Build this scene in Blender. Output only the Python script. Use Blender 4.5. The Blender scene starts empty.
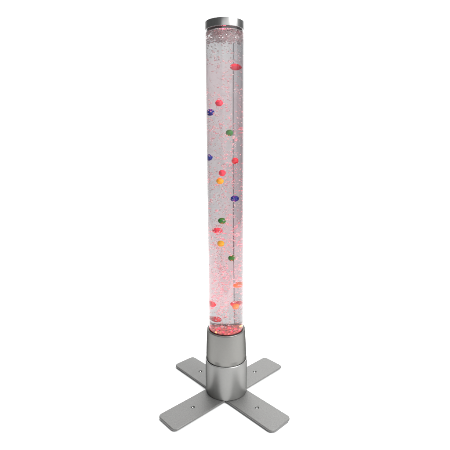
import bpy, bmesh, math, random
from mathutils import Vector, Matrix, noise
random.seed(11)
PI = math.pi
S = bpy.context.scene
col = S.collection

# ------------------------------------------------------------------ helpers
def link(name, bm, mat, parent=None, smooth=True, angle=35):
    bmesh.ops.recalc_face_normals(bm, faces=bm.faces)
    me = bpy.data.meshes.new(name)
    bm.to_mesh(me); bm.free()
    for p in me.polygons: p.use_smooth = smooth
    if smooth: me.set_sharp_from_angle(angle=math.radians(angle))
    me.materials.append(mat)
    o = bpy.data.objects.new(name, me); col.objects.link(o)
    if parent: o.parent = parent
    return o

def tag(o, label=None, cat=None, group=None, kind=None):
    if label: o['label'] = label
    if cat: o['category'] = cat
    if group: o['group'] = group
    if kind: o['kind'] = kind
    return o

def lathe(profile, seg=128, closed=True):
    """profile: list of (r, z); closed joins the last point back to the first"""
    bm = bmesh.new(); rings = []
    for r, z in profile:
        if r < 1e-6: rings.append([bm.verts.new((0, 0, z))])
        else: rings.append([bm.verts.new((r*math.cos(2*PI*k/seg), r*math.sin(2*PI*k/seg), z)) for k in range(seg)])
    n = len(rings)
    for i in range(n if closed else n-1):
        a, b = rings[i], rings[(i+1) % n]
        for k in range(seg):
            k2 = (k+1) % seg
            if len(a) == 1 and len(b) == 1: continue
            if len(a) == 1: bm.faces.new((a[0], b[k2], b[k]))
            elif len(b) == 1: bm.faces.new((a[k], a[k2], b[0]))
            else: bm.faces.new((a[k], a[k2], b[k2], b[k]))
    return bm

def rounded(pts, rad, n=5):
    """round every corner of an open (r, z) polyline, ends kept"""
    out = [pts[0]]
    for i in range(1, len(pts)-1):
        p, a, b = Vector(pts[i]), Vector(pts[i-1]), Vector(pts[i+1])
        d1, d2 = (a-p), (b-p)
        rr = min(rad, d1.length*.45, d2.length*.45)
        s, e = p+d1.normalized()*rr, p+d2.normalized()*rr
        for k in range(n+1):
            t = k/n
            out.append(tuple((1-t)**2*s + 2*t*(1-t)*p + t*t*e))
    out.append(pts[-1])
    return out

def nodes(name):
    m = bpy.data.materials.new(name); m.use_nodes = True
    nt = m.node_tree; nt.nodes.clear()
    out = nt.nodes.new('ShaderNodeOutputMaterial')
    return m, nt, out

def principled(name, color, metallic=0, rough=.4, noise_scale=None, noise_amt=0., rough_amt=0., bump=0., bump_scale=900, stretch=(1,1,1), **kw):
    m, nt, out = nodes(name)
    b = nt.nodes.new('ShaderNodeBsdfPrincipled')
    b.inputs['Base Color'].default_value = (*color, 1)
    b.inputs['Metallic'].default_value = metallic
    b.inputs['Roughness'].default_value = rough
    for k, v in kw.items(): b.inputs[k].default_value = v
    nt.links.new(b.outputs[0], out.inputs[0])
    tc = nt.nodes.new('ShaderNodeTexCoord')
    mp = nt.nodes.new('ShaderNodeMapping'); mp.inputs['Scale'].default_value = stretch
    nt.links.new(tc.outputs['Object'], mp.inputs[0])
    if noise_scale:
        nz = nt.nodes.new('ShaderNodeTexNoise'); nz.inputs['Scale'].default_value = noise_scale; nz.inputs['Detail'].default_value = 6
        nt.links.new(mp.outputs[0], nz.inputs['Vector'])
        mr = nt.nodes.new('ShaderNodeMapRange')
        mr.inputs[3].default_value = 1-noise_amt; mr.inputs[4].default_value = 1+noise_amt
        nt.links.new(nz.outputs['Fac'], mr.inputs[0])
        mx = nt.nodes.new('ShaderNodeVectorMath'); mx.operation = 'SCALE'
        mx.inputs[0].default_value = color
        nt.links.new(mr.outputs[0], mx.inputs['Scale']); nt.links.new(mx.outputs[0], b.inputs['Base Color'])
        mr2 = nt.nodes.new('ShaderNodeMapRange')
        mr2.inputs[3].default_value = rough-rough_amt; mr2.inputs[4].default_value = rough+rough_amt
        nt.links.new(nz.outputs['Fac'], mr2.inputs[0]); nt.links.new(mr2.outputs[0], b.inputs['Roughness'])
    if bump:
        n2 = nt.nodes.new('ShaderNodeTexNoise'); n2.inputs['Scale'].default_value = bump_scale; n2.inputs['Detail'].default_value = 3
        nt.links.new(mp.outputs[0], n2.inputs['Vector'])
        bp = nt.nodes.new('ShaderNodeBump'); bp.inputs['Strength'].default_value = bump; bp.inputs['Distance'].default_value = .0006
        nt.links.new(n2.outputs['Fac'], bp.inputs['Height']); nt.links.new(bp.outputs[0], b.inputs['Normal'])
    return m

def glass(name, ior, color=(1, 1, 1), rough=0., bump=None):
    m, nt, out = nodes(name)
    g = nt.nodes.new('ShaderNodeBsdfGlass')
    g.inputs['Color'].default_value = (*color, 1); g.inputs['IOR'].default_value = ior; g.inputs['Roughness'].default_value = rough
    nt.links.new(g.outputs[0], out.inputs[0])
    if bump:
        sc, dist = bump
        tc = nt.nodes.new('ShaderNodeTexCoord')
        nz = nt.nodes.new('ShaderNodeTexNoise'); nz.inputs['Scale'].default_value = sc; nz.inputs['Detail'].default_value = 2
        bp = nt.nodes.new('ShaderNodeBump'); bp.inputs['Strength'].default_value = 1; bp.inputs['Distance'].default_value = dist
        nt.links.new(tc.outputs['Object'], nz.inputs['Vector'])
        nt.links.new(nz.outputs['Fac'], bp.inputs['Height']); nt.links.new(bp.outputs[0], g.inputs['Normal'])
    return m

def translucent(name, tint, diff, f_clear, rough_mix=.5, mottled=0.):
    """thin milky sheet: partly see-through, partly diffuse both ways"""
    m, nt, out = nodes(name)
    t = nt.nodes.new('ShaderNodeBsdfTransparent'); t.inputs[0].default_value = (*tint, 1)
    d = nt.nodes.new('ShaderNodeBsdfDiffuse'); d.inputs[0].default_value = (*diff, 1)
    l = nt.nodes.new('ShaderNodeBsdfTranslucent'); l.inputs[0].default_value = (*diff, 1)
    m1 = nt.nodes.new('ShaderNodeMixShader'); m1.inputs[0].default_value = rough_mix
    nt.links.new(d.outputs[0], m1.inputs[1]); nt.links.new(l.outputs[0], m1.inputs[2])
    m2 = nt.nodes.new('ShaderNodeMixShader'); m2.inputs[0].default_value = f_clear
    nt.links.new(m1.outputs[0], m2.inputs[1]); nt.links.new(t.outputs[0], m2.inputs[2])
    if mottled:
        tc = nt.nodes.new('ShaderNodeTexCoord')
        nz = nt.nodes.new('ShaderNodeTexNoise'); nz.inputs['Scale'].default_value = 45; nz.inputs['Detail'].default_value = 5
        nt.links.new(tc.outputs['Object'], nz.inputs['Vector'])
        mr = nt.nodes.new('ShaderNodeMapRange')
        mr.inputs[3].default_value = f_clear-mottled; mr.inputs[4].default_value = f_clear+mottled
        nt.links.new(nz.outputs['Fac'], mr.inputs[0]); nt.links.new(mr.outputs[0], m2.inputs[0])
    nt.links.new(m2.outputs[0], out.inputs[0])
    return m

# ------------------------------------------------------------------ materials
M_paint = principled('silver_paint', (.25, .25, .243), .7, .36, 160, .06, .06, bump=.2, bump_scale=1500, **{'Specular IOR Level': .15, 'Specular Tint': (.05, .05, .05, 1)})
M_foot = principled('silver_paint_feet', (.132, .132, .128), .5, .40, 300, .45, .14, bump=.7, bump_scale=900)
M_cup = principled('silver_paint_cup', (.205, .203, .193), .85, .32, 160, .06, .06, bump=.2, bump_scale=1500, **{'Specular IOR Level': .15, 'Specular Tint': (.05, .05, .05, 1)})
M_chrome = principled('brushed_chrome', (.43, .43, .425), 1, .29, 260, .08, .05, stretch=(1, 1, .05))
M_black = principled('black_plastic', (.02, .02, .022), 0, .45, 90, .1, .08)
M_rubber = principled('grey_rubber', (.17, .17, .17), 0, .7, 200, .15, .1, bump=.4, bump_scale=700)
M_screw = principled('steel_screw', (.85, .85, .85), 1, .25)
M_acryl = glass('clear_acrylic', 1.49)
M_water = glass('water_against_acrylic', 1.33/1.49)
M_wsurf = glass('water_surface', 1.33, bump=(60, .0010))
M_film = translucent('wall_tone_milky', (.35, .35, .355), (.38, .38, .39), .55, .5, .05)
M_film2 = translucent('wall_corner_milky', (.90, .89, .91), (.5, .5, .52), .93)
M_wall = principled('white_sweep_paper', (.86, .86, .86), 0, .9)

def bubble_mat():
    m, nt, out = nodes('air_bubble')
    g = nt.nodes.new('ShaderNodeBsdfGlass'); g.inputs['IOR'].default_value = 1/1.33; g.inputs['Roughness'].default_value = .03
    d = nt.nodes.new('ShaderNodeBsdfDiffuse'); d.inputs[0].default_value = (.9, .88, .88, 1)
    l = nt.nodes.new('ShaderNodeBsdfTranslucent'); l.inputs[0].default_value = (.9, .88, .88, 1)
    m1 = nt.nodes.new('ShaderNodeMixShader'); m1.inputs[0].default_value = .5
    nt.links.new(d.outputs[0], m1.inputs[1]); nt.links.new(l.outputs[0], m1.inputs[2])
    m2 = nt.nodes.new('ShaderNodeMixShader'); m2.inputs[0].default_value = .66
    nt.links.new(g.outputs[0], m2.inputs[1]); nt.links.new(m1.outputs[0], m2.inputs[2])
    nt.links.new(m2.outputs[0], out.inputs[0])
    return m
M_bub = bubble_mat()

# ------------------------------------------------------------------ measures (metres)
R_OUT, R_IN = .050, .047
Z_PLATE, Z_WATER, Z_CAPB, Z_CAPT = .1985, 1.006, 1.012, 1.0315
FLOOR = -.0092

lamp = bpy.data.objects.new('bubble_lamp', None); col.objects.link(lamp)
tag(lamp, 'tall clear bubble tube lamp with silver cap and four flat silver feet', 'lamp')
lamp.empty_display_size = .1

# feet: four flat bars mitred together under the base
TH = -.0387
W = .0813
def foot(i, L, hole):
    ang = PI/4 + i*PI/2 + TH
    w = W/2; rc = .014
    pts = [(.0006, 0), (w, -w)]
    for cx, cy, a0 in ((L-rc, -w+rc, -PI/2), (L-rc, w-rc, 0)):
        for k in range(9):
            a = a0 + k/8*PI/2
            # a corner flatter than a circle: half chamfer, half round
            pts.append((cx+rc*math.cos(a), cy+rc*math.sin(a)))
    pts.append((w, w))
    def build(pts, z0, z1, hole=None, bev=.0022):
        bm = bmesh.new()
        vs = [bm.verts.new((x, y, z1)) for x, y in pts]
        es = [bm.edges.new((vs[k], vs[(k+1) % len(vs)])) for k in range(len(vs))]
        if hole:
            hx, hy, hr = hole
            hv = [bm.verts.new((hx+hr*math.cos(2*PI*k/28), hy+hr*math.sin(2*PI*k/28), z1)) for k in range(28)]
            es += [bm.edges.new((hv[k], hv[(k+1) % 28])) for k in range(28)]
        bmesh.ops.triangle_fill(bm, use_beauty=True, use_dissolve=False, edges=es)
        fs = list(bm.faces)
        bmesh.ops.dissolve_limit(bm, angle_limit=.01, verts=[], edges=[e for e in bm.edges if not e.is_boundary]) if not hole else None
        r = bmesh.ops.extrude_face_region(bm, geom=list(bm.faces))
        for v in [g for g in r['geom'] if isinstance(g, bmesh.types.BMVert)]: v.co.z = z0
        bmesh.ops.recalc_face_normals(bm, faces=bm.faces)
        if bev:
            ee = [e for e in bm.edges if len(e.link_faces) == 2 and abs(e.verts[0].co.z-e.verts[1].co.z) < 1e-6
                  and e.calc_face_angle(0) > 1.2]
            bmesh.ops.bevel(bm, geom=ee, offset=bev, segments=3, profile=.5, affect='EDGES')
        bmesh.ops.rotate(bm, verts=bm.verts, cent=(0, 0, 0), matrix=Matrix.Rotation(ang, 3, 'Z'))
        return bm
    f = link('foot', build(pts, -.0057, 0, (hole[0], hole[1], .0046)), M_foot, lamp, angle=30)
    for p in f.data.polygons:
        if abs(p.normal.z) > .9995: p.use_smooth = False
    # rubber pad under the tip
    e = .0012; x0 = L-.030
    pp = [(x0, -w+.012), (L-rc, -w+.005)]
    for cx, cy, a0 in ((L-rc, -w+rc, -PI/2), (L-rc, w-rc, 0)):
        for k in range(9):
            a = a0 + k/8*PI/2
            pp.append((cx+(rc-e)*math.cos(a), (cy+(rc-e)*math.sin(a))*.90))
    pp.append((x0, w-.012))
    link('rubber_pad', build(pp, FLOOR, -.0057, None, .0006), M_rubber, f, angle=30)
    # screw sunk in the hole
    bm = lathe([(0, -.0009), (.0012, -.0010), (.0022, -.0016), (.0026, -.0026), (.0026, -.0050), (0, -.0050)], 24, closed=False)
    c, s = math.cos(ang), math.sin(ang)
    bmesh.ops.translate(bm, verts=bm.verts, vec=(hole[0]*c-hole[1]*s, hole[0]*s+hole[1]*c, 0))
    link('screw', bm, M_screw, f)
    return f
HOLES = [(0.1286, 0.0017), (0.1254, 0.0005), (0.1287, -0.0012), (0.1240, 0.0018)]
for i in range(4):
    foot(i, .2163+(.005 if i % 2 == 0 else 0), HOLES[i])

# base cylinder with a rounded lip and the groove inside it
prof = rounded([(.0560, .0003), (.0622, .0003), (.0622, .1035), (.0596, .1035), (.0596, .0990), (.0560, .0990)], .0024)
link('base_cylinder', lathe(prof, 160), M_paint, lamp, angle=50)
ring = []
for k in range(13):
    a = 2*PI*k/12; ring.append((.0603+.0013*math.cos(a), .1040+.0010*math.sin(a)))
link('lip_highlight_ring', lathe(ring[:-1], 160), M_chrome, lamp, angle=180)  # chrome ring added to give the lip its bright highlight
# tapered cup that holds the tube
prof = rounded([(.05015, .1000), (.0584, .1000), (.0584, .1040), (.0590, .1068), (.0598, .1180), (.0562, .1955), (.0555, .1975), (.0506, .1975), (.05015, .1965)], .0011, 4)
link('tube_cup', lathe(prof, 160), M_cup, lamp, angle=50)
# cap
prof = rounded([(0, Z_CAPT), (.0516, Z_CAPT), (.0516, Z_CAPB), (.0503, Z_CAPB)], .0016, 5)
prof += [(.0503, Z_CAPB+.003), (0, Z_CAPB+.003)]
cap = link('cap', lathe(prof, 160, closed=False), M_chrome, lamp, angle=40)
prof = [(0, Z_CAPB-.0015), (.030, Z_CAPB-.0015), (.032, Z_CAPB-.0005), (.0502, Z_CAPB-.0002), (.0502, Z_CAPB+.0025), (0, Z_CAPB+.0025)]
link('cap_plug', lathe(prof, 96, closed=False), M_black, cap)

# acrylic tube: outer face, top edge, and the inner face only where air (not water) touches it
prof = [(R_IN, Z_WATER), (R_IN, Z_CAPB-.0004), (R_OUT, Z_CAPB-.0004), (R_OUT, .150)]
bm = lathe(prof, 192, closed=False)
tube = link('acrylic_tube', bm, M_acryl, lamp)
# make sure the normals point out of the acrylic
me = tube.data
for p in me.polygons:
    c = p.center; rad = math.hypot(c.x, c.y)
    want = (c.x, c.y) if rad > .0495 else ((-c.x, -c.y) if rad < .0475 else None)
    if want and p.normal.x*want[0] + p.normal.y*want[1] < 0: p.flip()
    if not want and p.normal.z < 0: p.flip()

# water: side faces the acrylic, top faces the air
bm = lathe([(0, Z_WATER), (.02, Z_WATER), (.035, Z_WATER), (.044, Z_WATER), (.0462, Z_WATER+.0003), (R_IN, Z_WATER+.001), (R_IN, .16), (0, .16)], 192, closed=False)
water = link('water', bm, M_water, lamp)
water.data.materials.append(M_wsurf)
for p in water.data.polygons:
    if p.center.z > Z_WATER-.0001 and math.hypot(p.center.x, p.center.y) < .0468: p.material_index = 1

# added film greys the view like a wall behind; strip and line mimic its corner
def film(name, r, a0, a1, mat, z0=Z_PLATE+.0002, z1=Z_WATER-.003):
    bm = bmesh.new(); n = 48; t = .00025; ro, ri = [], []
    cols_ = []
    for k in range(n+1):
        a = math.radians(a0+(a1-a0)*k/n); s, c = math.sin(a), math.cos(a)
        cols_.append([bm.verts.new((rr*s, rr*c, z)) for rr, z in ((r, z0), (r, z1))])
    for k in range(n):
        a, b = cols_[k], cols_[k+1]
        bm.faces.new((a[0], b[0], b[1], a[1]))
    return link(name, bm, mat, lamp)
fl = film('wall_tone_film', .0462, -100, 100, M_film)
f2 = film('wall_corner_film', .0458, 15.2, 96, M_film2)  # added strip, darkens the right like a wall corner refracted in the water
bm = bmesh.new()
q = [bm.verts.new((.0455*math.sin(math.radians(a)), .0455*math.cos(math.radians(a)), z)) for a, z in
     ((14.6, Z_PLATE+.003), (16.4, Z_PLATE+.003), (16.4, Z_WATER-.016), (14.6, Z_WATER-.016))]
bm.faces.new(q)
link('wall_corner_line', bm, translucent('wall_corner_edge', (.45, .43, .45), (.34, .33, .35), .84, .5, .5), f2, smooth=False)  # added dark line for the refracted edge of that corner

# light plate at the bottom of the water: rough red-tinted lens plate, black gasket, LEDs
def plate_mat():
    m = principled('light_plate', (.55, .12, .13), 0, .25)
    nt = m.node_tree; b = next(n for n in nt.nodes if n.type == 'BSDF_PRINCIPLED')
    tc = nt.nodes.new('ShaderNodeTexCoord')
    v = nt.nodes.new('ShaderNodeTexVoronoi'); v.inputs['Scale'].default_value = 130
    nt.links.new(tc.outputs['Object'], v.inputs['Vector'])
    cr = nt.nodes.new('ShaderNodeValToRGB')
    cr.color_ramp.elements[0].color = (.95, .45, .25, 1); cr.color_ramp.elements[1].color = (.05, .008, .01, 1)
    e = cr.color_ramp.elements.new(.45); e.color = (.78, .05, .06, 1)
    cr.color_ramp.elements[2].position = .85
    nt.links.new(v.outputs['Distance'], cr.inputs[0])
    dk = nt.nodes.new('ShaderNodeVectorMath'); dk.operation = 'MULTIPLY'; dk.inputs[1].default_value = (.45, .3, .3)
    nt.links.new(cr.outputs[0], dk.inputs[0]); nt.links.new(dk.outputs[0], b.inputs['Base Color'])
    bp = nt.nodes.new('ShaderNodeBump'); bp.inputs['Strength'].default_value = 1; bp.inputs['Distance'].default_value = .002
    nt.links.new(cr.outputs[0], b.inputs['Emission Color']); b.inputs['Emission Strength'].default_value = .34   # backlit by the LEDs
    nt.links.new(v.outputs['Distance'], bp.inputs['Height']); nt.links.new(bp.outputs[0], b.inputs['Normal'])
    return m
bm = bmesh.new()
rings = []
for i in range(26):
    r = .0464*i/25
    if i == 0: rings.append([bm.verts.new((0, 0, Z_PLATE-.002))]); continue
    rings.append([bm.verts.new((r*math.cos(2*PI*k/96), r*math.sin(2*PI*k/96),
        Z_PLATE-.0025 + .0012*noise.noise(Vector((r*math.cos(2*PI*k/96), r*math.sin(2*PI*k/96), 0))*150))) for k in range(96)])
for i in range(25):
    a, b = rings[i], rings[i+1]
    for k in range(96):
        k2 = (k+1) % 96
        bm.faces.new((a[0], b[k2], b[k]) if len(a) == 1 else (a[k], a[k2], b[k2], b[k]))
plate = link('light_plate', bm, plate_mat(), lamp, angle=80)
link('gasket', lathe(rounded([(.0458, Z_PLATE-.004), (.0458, Z_PLATE+.0001), (.0468, Z_PLATE+.0001), (.0468, Z_PLATE-.004)], .0004), 128), principled('dark_red_gasket', (.09, .015, .018), 0, .4), plate)
def emit(name, c, s):
    m, nt, out = nodes(name); e = nt.nodes.new('ShaderNodeEmission')
    e.inputs[0].default_value = (*c, 1); e.inputs[1].default_value = s; nt.links.new(e.outputs[0], out.inputs[0]); return m
M_led = [emit('red_led', (1, .03, .06), 3.0), emit('warm_led', (1, .35, .12), 2.2), emit('pink_led', (1, .16, .16), 1.2)]
for k in range(12):
    a = 2*PI*k/12+.2; r = .034 if k % 2 else .020
    bm = bmesh.new(); bmesh.ops.create_uvsphere(bm, u_segments=16, v_segments=10, radius=.0026)
    bmesh.ops.scale(bm, vec=(1, 1, 1.0), verts=bm.verts)
    bmesh.ops.translate(bm, verts=bm.verts, vec=(r*math.cos(a), r*math.sin(a), Z_PLATE-.0012))
    link('led', bm, M_led[(0, 1, 0, 2, 0, 0)[k % 6]], plate)

# fizz: clusters of rising bubbles, flattened as they climb
balls = [
 ('salmon',(0.0169,0.0278,0.9278)),
 ('salmon',(-0.0125,-0.0129,0.8332)),
 ('blue',(-0.0288,0.0067,0.8116)),
 ('green',(0.0097,-0.0227,0.7571)),
 ('blue',(-0.0340,0.0041,0.6936)),
 ('red',(0.0225,-0.0186,0.6849)),
 ('salmon',(-0.0074,-0.0277,0.6534)),
 ('yellow',(-0.0119,-0.0130,0.6314)),
 ('blue',(0.0180,0.0107,0.5809)),
 ('green',(-0.0075,0.0003,0.5208)),
 ('salmon',(-0.0133,0.0323,0.4879)),
 ('yellow',(-0.0116,-0.0223,0.4601)),
 ('green',(0.0136,-0.0080,0.4158)),
 ('orange',(0.0208,0.0283,0.3260)),
 ('red',(-0.0286,0.0082,0.2722)),
 ('red',(0.0156,0.0323,0.2671)),
 ('orange',(0.0230,-0.0136,0.2729)),
 ('red',(-0.0157,0.0324,0.2183)),
]
ICO = {}
for k in (1, 2):
    b = bmesh.new(); bmesh.ops.create_icosphere(b, subdivisions=k, radius=1)
    b.verts.index_update()
    ICO[k] = ([v.co.copy() for v in b.verts], [[v.index for v in f.verts] for f in b.faces]); b.free()
BV, BF = [], []
def bubble(x, y, z, r, sub=2):
    ax = random.uniform(.55, .95)
    m = Matrix.Translation((x, y, z)) @ Matrix.Rotation(random.uniform(-.7, .7), 4, 'X') @ Matrix.Rotation(random.uniform(-.7, .7), 4, 'Y') @ Matrix.Diagonal((random.uniform(.9, 1.5), random.uniform(.9, 1.2), ax, 1))
    base = len(BV); vs, fs = ICO[sub]
    BV.extend(tuple(m @ (v*r)) for v in vs); BF.extend(tuple(base+i for i in f) for f in fs)
cnt = 0; tries = 0
while cnt < 3100 and tries < 90000:
    tries += 1
    t = random.random()
    z = Z_PLATE+.004 + (Z_WATER-Z_PLATE-.008)*t
    rr = .0425*math.sqrt(random.random()); a = random.uniform(0, 2*PI)
    x, y = rr*math.cos(a), rr*math.sin(a)
    dens = noise.noise(Vector((x*34, y*34, z*15+3)))*1.5+.42 + .35*(1-t) - (.12 if t > .8 else 0)
    if random.random() > dens: continue
    r = random.choice((.0005, .0006, .0008, .0010, .0012, .0015, .0019))*random.uniform(.8, 1.25)*(1.7 if random.random() < .03 else 1)
    if any((x-b[1][0])**2+(y-b[1][1])**2+(z-b[1][2])**2 < (.0085+r*1.5)**2 for b in balls): continue
    bubble(x, y, z, r, 2 if r > .001 else 1); cnt += 1
for k in range(1000):                                       # foam floating at the water's surface
    rr = .0455*math.sqrt(random.random()); a = random.uniform(0, 2*PI)
    bubble(rr*math.cos(a), rr*math.sin(a), Z_WATER-.0015-.019*random.random()**1.6, random.uniform(.0008, .0019), 1)
me = bpy.data.meshes.new('bubbles'); me.from_pydata(BV, [], BF)
for p in me.polygons: p.use_smooth = True
me.materials.append(M_bub)
fizz = bpy.data.objects.new('bubbles', me); col.objects.link(fizz); fizz.parent = water
tag(fizz, kind='stuff')

# ------------------------------------------------------------------ the floating balls, each a thing
BC = {'salmon': (.86, .085, .13), 'blue': (.008, .028, .30), 'green': (.016, .20, .02), 'red': (.72, .008, .025),
      'yellow': (.88, .47, .03), 'orange': (.92, .25, .02)}
BM = {k: principled('ball_'+k, v, 0, .28, 70, .08, .06, **{'Subsurface Weight': 0.0}) for k, v in BC.items()}
LAB = [
 'salmon pink ball highest in the bubble tube, right of centre below the cap',
 'salmon pink ball left of centre, just above the upper dark blue ball',
 'dark blue ball near the left wall, the higher of the two there',
 'green ball highest of the green ones, in the upper half of the tube',
 'dark blue ball pressed against the left wall, the lower of the two there',
 'deep red ball in the upper half, right of centre near the dark vertical line',
 'small salmon pink ball directly above the bright yellow ball',
 'bright yellow ball directly below the small salmon pink ball',
 'dark violet blue ball by the dark vertical line right of centre in the middle',
 'green ball in the middle, just above the wide pink one',
 'widest salmon pink ball, stretched by the water, left of centre in the middle',
 'amber yellow ball below the widest pink ball',
 'lowest green ball, on the dark vertical line in the lower half',
 'orange ball against the right wall in the lower part of the tube',
 'crimson ball against the left wall near the bottom of the tube',
 'red ball half hidden behind the lowest orange ball near the bottom',
 'orange ball in front of a red ball, the lowest orange one',
 'lowest red ball, just above the glowing plate']
for (c, p), lab in zip(balls, LAB):
    b = bmesh.new(); bmesh.ops.create_uvsphere(b, u_segments=40, v_segments=24, radius=.0085)
    o = link('ball', b, BM[c], None, angle=180)
    o.location = p
    tag(o, lab, 'ball', 'coloured balls floating in the tube')

# ------------------------------------------------------------------ setting: one white paper sweep, floor curving up into a wall
bm = bmesh.new()
path = [(-.9, FLOOR), (1.5, FLOOR)]
for k in range(1, 17):
    a = k/16*PI/2; path.append((1.5+.7*math.sin(a), FLOOR+.7*(1-math.cos(a))))
path.append((2.2, 3.2))
prev = None
for y, z in path:
    cur = [bm.verts.new((-2.6, y, z)), bm.verts.new((2.6, y, z))]
    if prev: bm.faces.new((prev[0], prev[1], cur[1], cur[0]))
    prev = cur
sw = link('backdrop', bm, M_wall, None, angle=60)
tag(sw, kind='structure')

# ------------------------------------------------------------------ light
def area(name, loc, target, size, size_y, power, color=(1, 1, 1)):
    l = bpy.data.lights.new(name, 'AREA'); l.shape = 'RECTANGLE'; l.size = size; l.size_y = size_y
    l.energy = power; l.color = color
    o = bpy.data.objects.new(name, l); col.objects.link(o); o.location = loc
    o.rotation_euler = (Vector(target)-Vector(loc)).to_track_quat('-Z', 'Y').to_euler()
    return o
area('softbox_overhead', (.55, .6, 3.0), (.35, .6, 0), 3.6, 2.6, 150)
area('softbox_key', (1.9, -1.5, 2.4), (0, 0, .3), .9, .9, 110)
area('softbox_front', (.98, -1.70, 1.25), (0, 0, .95), 3.9, 1.3, 20)
area('softbox_low_back', (0, .3, 3.0), (0, 2.2, 1.4), 3.6, .8, 60)

def spot(name, loc, rot, power, blend, ang, color, radius=.012):
    l = bpy.data.lights.new(name, 'SPOT'); l.energy = power; l.spot_size = math.radians(ang); l.spot_blend = blend
    l.color = color; l.shadow_soft_size = radius
    l.use_nodes = True; nt = l.node_tree; em = next(n for n in nt.nodes if n.type == 'EMISSION')
    fo = nt.nodes.new('ShaderNodeLightFalloff'); fo.inputs['Strength'].default_value = 1; fo.inputs['Smooth'].default_value = .15
    nt.links.new(fo.outputs['Linear'], em.inputs['Strength'])     # the tube guides the beam upward
    o = bpy.data.objects.new(name, l); col.objects.link(o); o.location = loc; o.rotation_euler = rot
    o.parent = lamp
    return o
spot('led_and_fill_beam', (0, 0, Z_PLATE+.006), (PI, 0, 0), 330, .6, 100, (1, .04, .12))
spot('led_and_fill_beam', (0, 0, Z_WATER-.0195), (0, 0, 0), 120, .6, 120, (1, .04, .12))  # added red fill pointing down; the cap holds no lamp
spot('led_and_fill_beam', (0, 0, Z_WATER-.017), (PI, 0, 0), 150, .3, 170, (1, .05, .12))  # added red fill just below the foam, to turn it pink

w = bpy.data.worlds.new('World'); S.world = w; w.use_nodes = True
w.node_tree.nodes['Background'].inputs[0].default_value = (.94, .97, 1, 1)
w.node_tree.nodes['Background'].inputs[1].default_value = .13

# ------------------------------------------------------------------ camera
cam = bpy.data.cameras.new('camera'); co = bpy.data.objects.new('camera', cam); col.objects.link(co); S.camera = co
Rv = Vector((.999985956, .000561934, -.005269986)); Fv = Vector((-.00151414, .9832099, -.18247192))
Uv = Rv.cross(Fv)
m = Matrix((Rv, Uv, -Fv)).transposed().to_4x4(); m.translation = (0, -1.05243, .71131)
co.matrix_world = m
cam.sensor_width = 36; cam.lens = 382.134/450*36; cam.shift_y = (221.677-225)/450
cam.clip_start = .01; cam.clip_end = 50

S.render.engine = 'CYCLES'
S.view_settings.view_transform = 'Standard'; S.view_settings.look = 'None'; S.view_settings.exposure = 0
c = S.cycles
c.max_bounces = 28; c.transmission_bounces = 26; c.glossy_bounces = 8; c.diffuse_bounces = 4; c.transparent_max_bounces = 24
c.caustics_reflective = True; c.caustics_refractive = True; c.blur_glossy = .3
c.sample_clamp_indirect = 6
c.use_denoising = True
